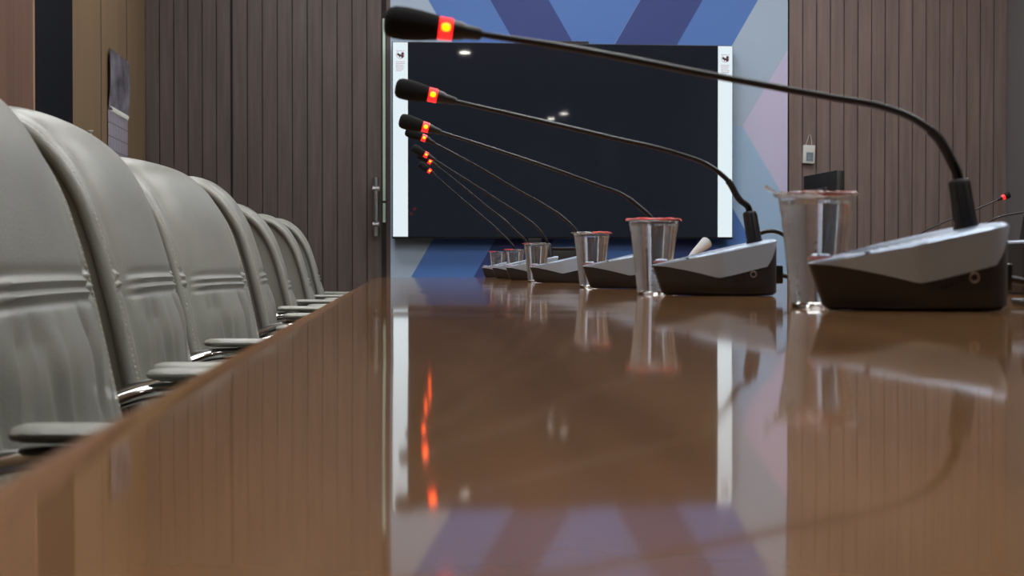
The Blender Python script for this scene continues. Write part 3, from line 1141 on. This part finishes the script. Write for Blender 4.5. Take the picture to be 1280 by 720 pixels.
CHAIRS = [  # centre y, x, swivel (deg, + = away from the camera), lift, label
 (1.325, -.051, 0, -.012, 'nearest grey leather office chair, cut by the left picture edge'),
 (2.00, -.063, .5, -.012, 'second grey leather office chair from the camera'),
 (2.67, -.056, -7, -.018, 'third grey leather office chair from the camera'),
 (3.36, -.040, 5.5, -.014, 'fourth grey leather office chair from the camera'),
 (4.14, -.042, 7, -.036, 'fifth grey leather office chair from the camera'),
 (4.98, -.037, 7, -.034, 'sixth grey leather office chair, last but one in the row'),
 (5.62, -.035, 7, -.026, 'seventh grey leather office chair, farthest in the row'),
]
ch0 = None
for i, (y, x, sw_, dz, lab) in enumerate(CHAIRS):
    c = make_chair() if ch0 is None else copy_tree(ch0)
    if ch0 is None: ch0 = c
    c.location = (x, y, 0)
    for p in c.children:          # seats are set to slightly different heights
        if not p.name.startswith(('leg', 'gas_lift')):
            p.location.z = dz if not (i >= 3 and p.name.startswith('armrest')) else .004
    c.rotation_euler = (0, 0, math.radians(sw_))
    tag(c, lab, 'chair', 'grey leather chairs along the table')

# slim white stand whose flat cap just shows over the second chair
ps = at(113, 163, 2.9)
st = thing('slim_stand', 'thin white stand with a flat cap peeping over the second chair', 'stand', (ps.x, 2.9, 0))
bm = nb(); tube(bm, [(0, 0, .012), (0, 0, ps.z - .004)], .0028, 10)
obj('pole', bm, M['white_plastic'], st, True)
bm = nb(); lathe(bm, [(0, ps.z), (.0055, ps.z), (.0060, ps.z - .002), (.0035, ps.z - .0045), (0, ps.z - .0045)], 18)
obj('cap', bm, M['white_plastic'], st, True)
bm = nb(); lathe(bm, [(0, 0), (.07, 0), (.07, .008), (.055, .014), (0, .014)], 28)
obj('foot', bm, M['white_plastic'], st, True)

# ------------------------------------------------------------------ other things on the table
# monitor turned away, at the far end
ym = 5.05
p1 = at(1050, 212, ym); p0 = at(1008, 220.5, ym + .34)
mon = thing('computer_monitor', 'black computer monitor seen from behind, above the nearest cup', 'monitor', ((p0.x + p1.x) / 2, ym + .17, TOP))
ang = math.atan2(p1.y - p0.y, p1.x - p0.x)
mon.rotation_euler = (0, 0, ang)
wl = (p1 - p0).xy.length / 2
zt_ = (p0.z + p1.z) / 2 - TOP
# local x runs along the screen; local +y looks away from us
bm = nb(); box(bm, -wl, wl, -.012, .018, zt_ - .26, zt_, bev=.004)
obj('panel', bm, M['black_plastic'], mon, True)
bm = nb(); box(bm, -wl + .02, wl - .07, -.030, -.010, zt_ - .20, zt_ - .055, bev=.008)
obj('rear_cover', bm, M['dark_body'], mon, True)
bm = nb(); box(bm, -wl + .01, wl - .01, .018, .0195, zt_ - .25, zt_ - .01)
obj('screen', bm, M['screen'], mon)
bm = nb(); box(bm, -.03, .03, -.034, -.012, .01, zt_ - .15, bev=.004)
obj('stand_neck', bm, M['black_plastic'], mon, True)
bm = nb(); box(bm, -.10, .10, -.10, .06, 0, .012, bev=.004)
obj('stand_foot', bm, M['black_plastic'], mon, True)

# black box at the far end and white paper cone
yk = 4.42
k0 = at(686, 309, yk); k1 = at(720, 320, yk)
kb = thing('table_socket_box', 'low black box on the table behind the third and fourth cups', 'box', ((k0.x + k1.x) / 2, yk + .05, TOP))
hb = k0.z - TOP
wb = (k1.x - k0.x) / 2 + .01
bm = nb(); box(bm, -wb, wb, -.05, .05, 0, hb - .006, bev=.004)
obj('case', bm, M['black_plastic'], kb, True)
bm = nb(); box(bm, -wb - .004, wb + .004, -.054, .054, hb - .008, hb, bev=.003)
obj('lid', bm, M['rubber'], kb, True)

yp = 2.6
c0 = at(868, 316, yp); c1 = at(886, 303, yp)
bm = nb()
q0 = Vector((c0.x, yp, c0.z)); q1 = Vector((c1.x, yp + .02, c1.z))
pc = nb()
tube(pc, [Vector((q0.x - .05, yp - .03, TOP + .0022)), q0, q1], [.002, .006, .011], 16, caps=False)
tube(pc, [q1, q0], [.0105, .0055], 16, caps=False)
bm.free()
tag(obj('paper_cone', pc, M['paper'], None, True), 'rolled white paper cone behind the second nearest microphone', 'paper')

# ------------------------------------------------------------------ ceiling lamps
def added_panel_light(x, y, lab):  # unseen panels, added to light the room softly from above
    t = thing('added_ceiling_light', lab, 'ceiling light', (x, y, H), 0, 'added square ceiling light panels')
    bm = nb()
    w = .30
    for d in ((-w, w, -w, -w + .03), (-w, w, w - .03, w), (-w, -w + .03, -w + .03, w - .03), (w - .03, w, -w + .03, w - .03)):
        box(bm, *d, -.02, 0)
    obj('frame', bm, M['white_plastic'], t)
    bm = nb(); box(bm, -w + .03, w - .03, -w + .03, w - .03, -.012, -.002)
    obj('diffuser', bm, M['diffuser'], t)
for yi, y in enumerate((1.0, 2.6, 4.2, 5.8)):
    for xi, x in enumerate((-.45, .85, 2.15)):
        added_panel_light(x, y, 'square white ceiling light panel added out of view')
for x, y, nm in ((.72, -.7, 'a'), (2.35, -6.3, 'b'), (2.25, -7.0, 'c')):
    t = thing('ceiling_downlight', 'round ceiling downlight mirrored in the television', 'ceiling light', (x, y, H), 0, 'round ceiling downlights')
    bm = nb(); lathe(bm, [(.052, 0), (.052, -.004), (.075, -.006), (.078, 0)], 32, close=True)
    obj('rim', bm, M['white_plastic'], t, True)
    bm = nb(); lathe(bm, [(0, -.003), (.052, -.003), (.052, -.001), (0, -.001)], 28)
    obj('lamp', bm, M['spot'], t)

# ------------------------------------------------------------------ world and colour management
w = bpy.data.worlds.new('world'); S.world = w
w.use_nodes = True
w.node_tree.nodes['Background'].inputs['Color'].default_value = (.02, .02, .022, 1)
vs = S.view_settings
vs.view_transform = 'Standard'; vs.look = 'None'; vs.gamma = 1; vs.exposure = .66
vs.use_curve_mapping = False
S.cycles.use_denoising = True
S.cycles.max_bounces = 16
S.cycles.transmission_bounces = 14
S.cycles.diffuse_bounces = 4
S.cycles.glossy_bounces = 6
S.cycles.transparent_max_bounces = 12
S.cycles.caustics_reflective = False
S.cycles.caustics_refractive = True
S.cycles.sample_clamp_indirect = 6
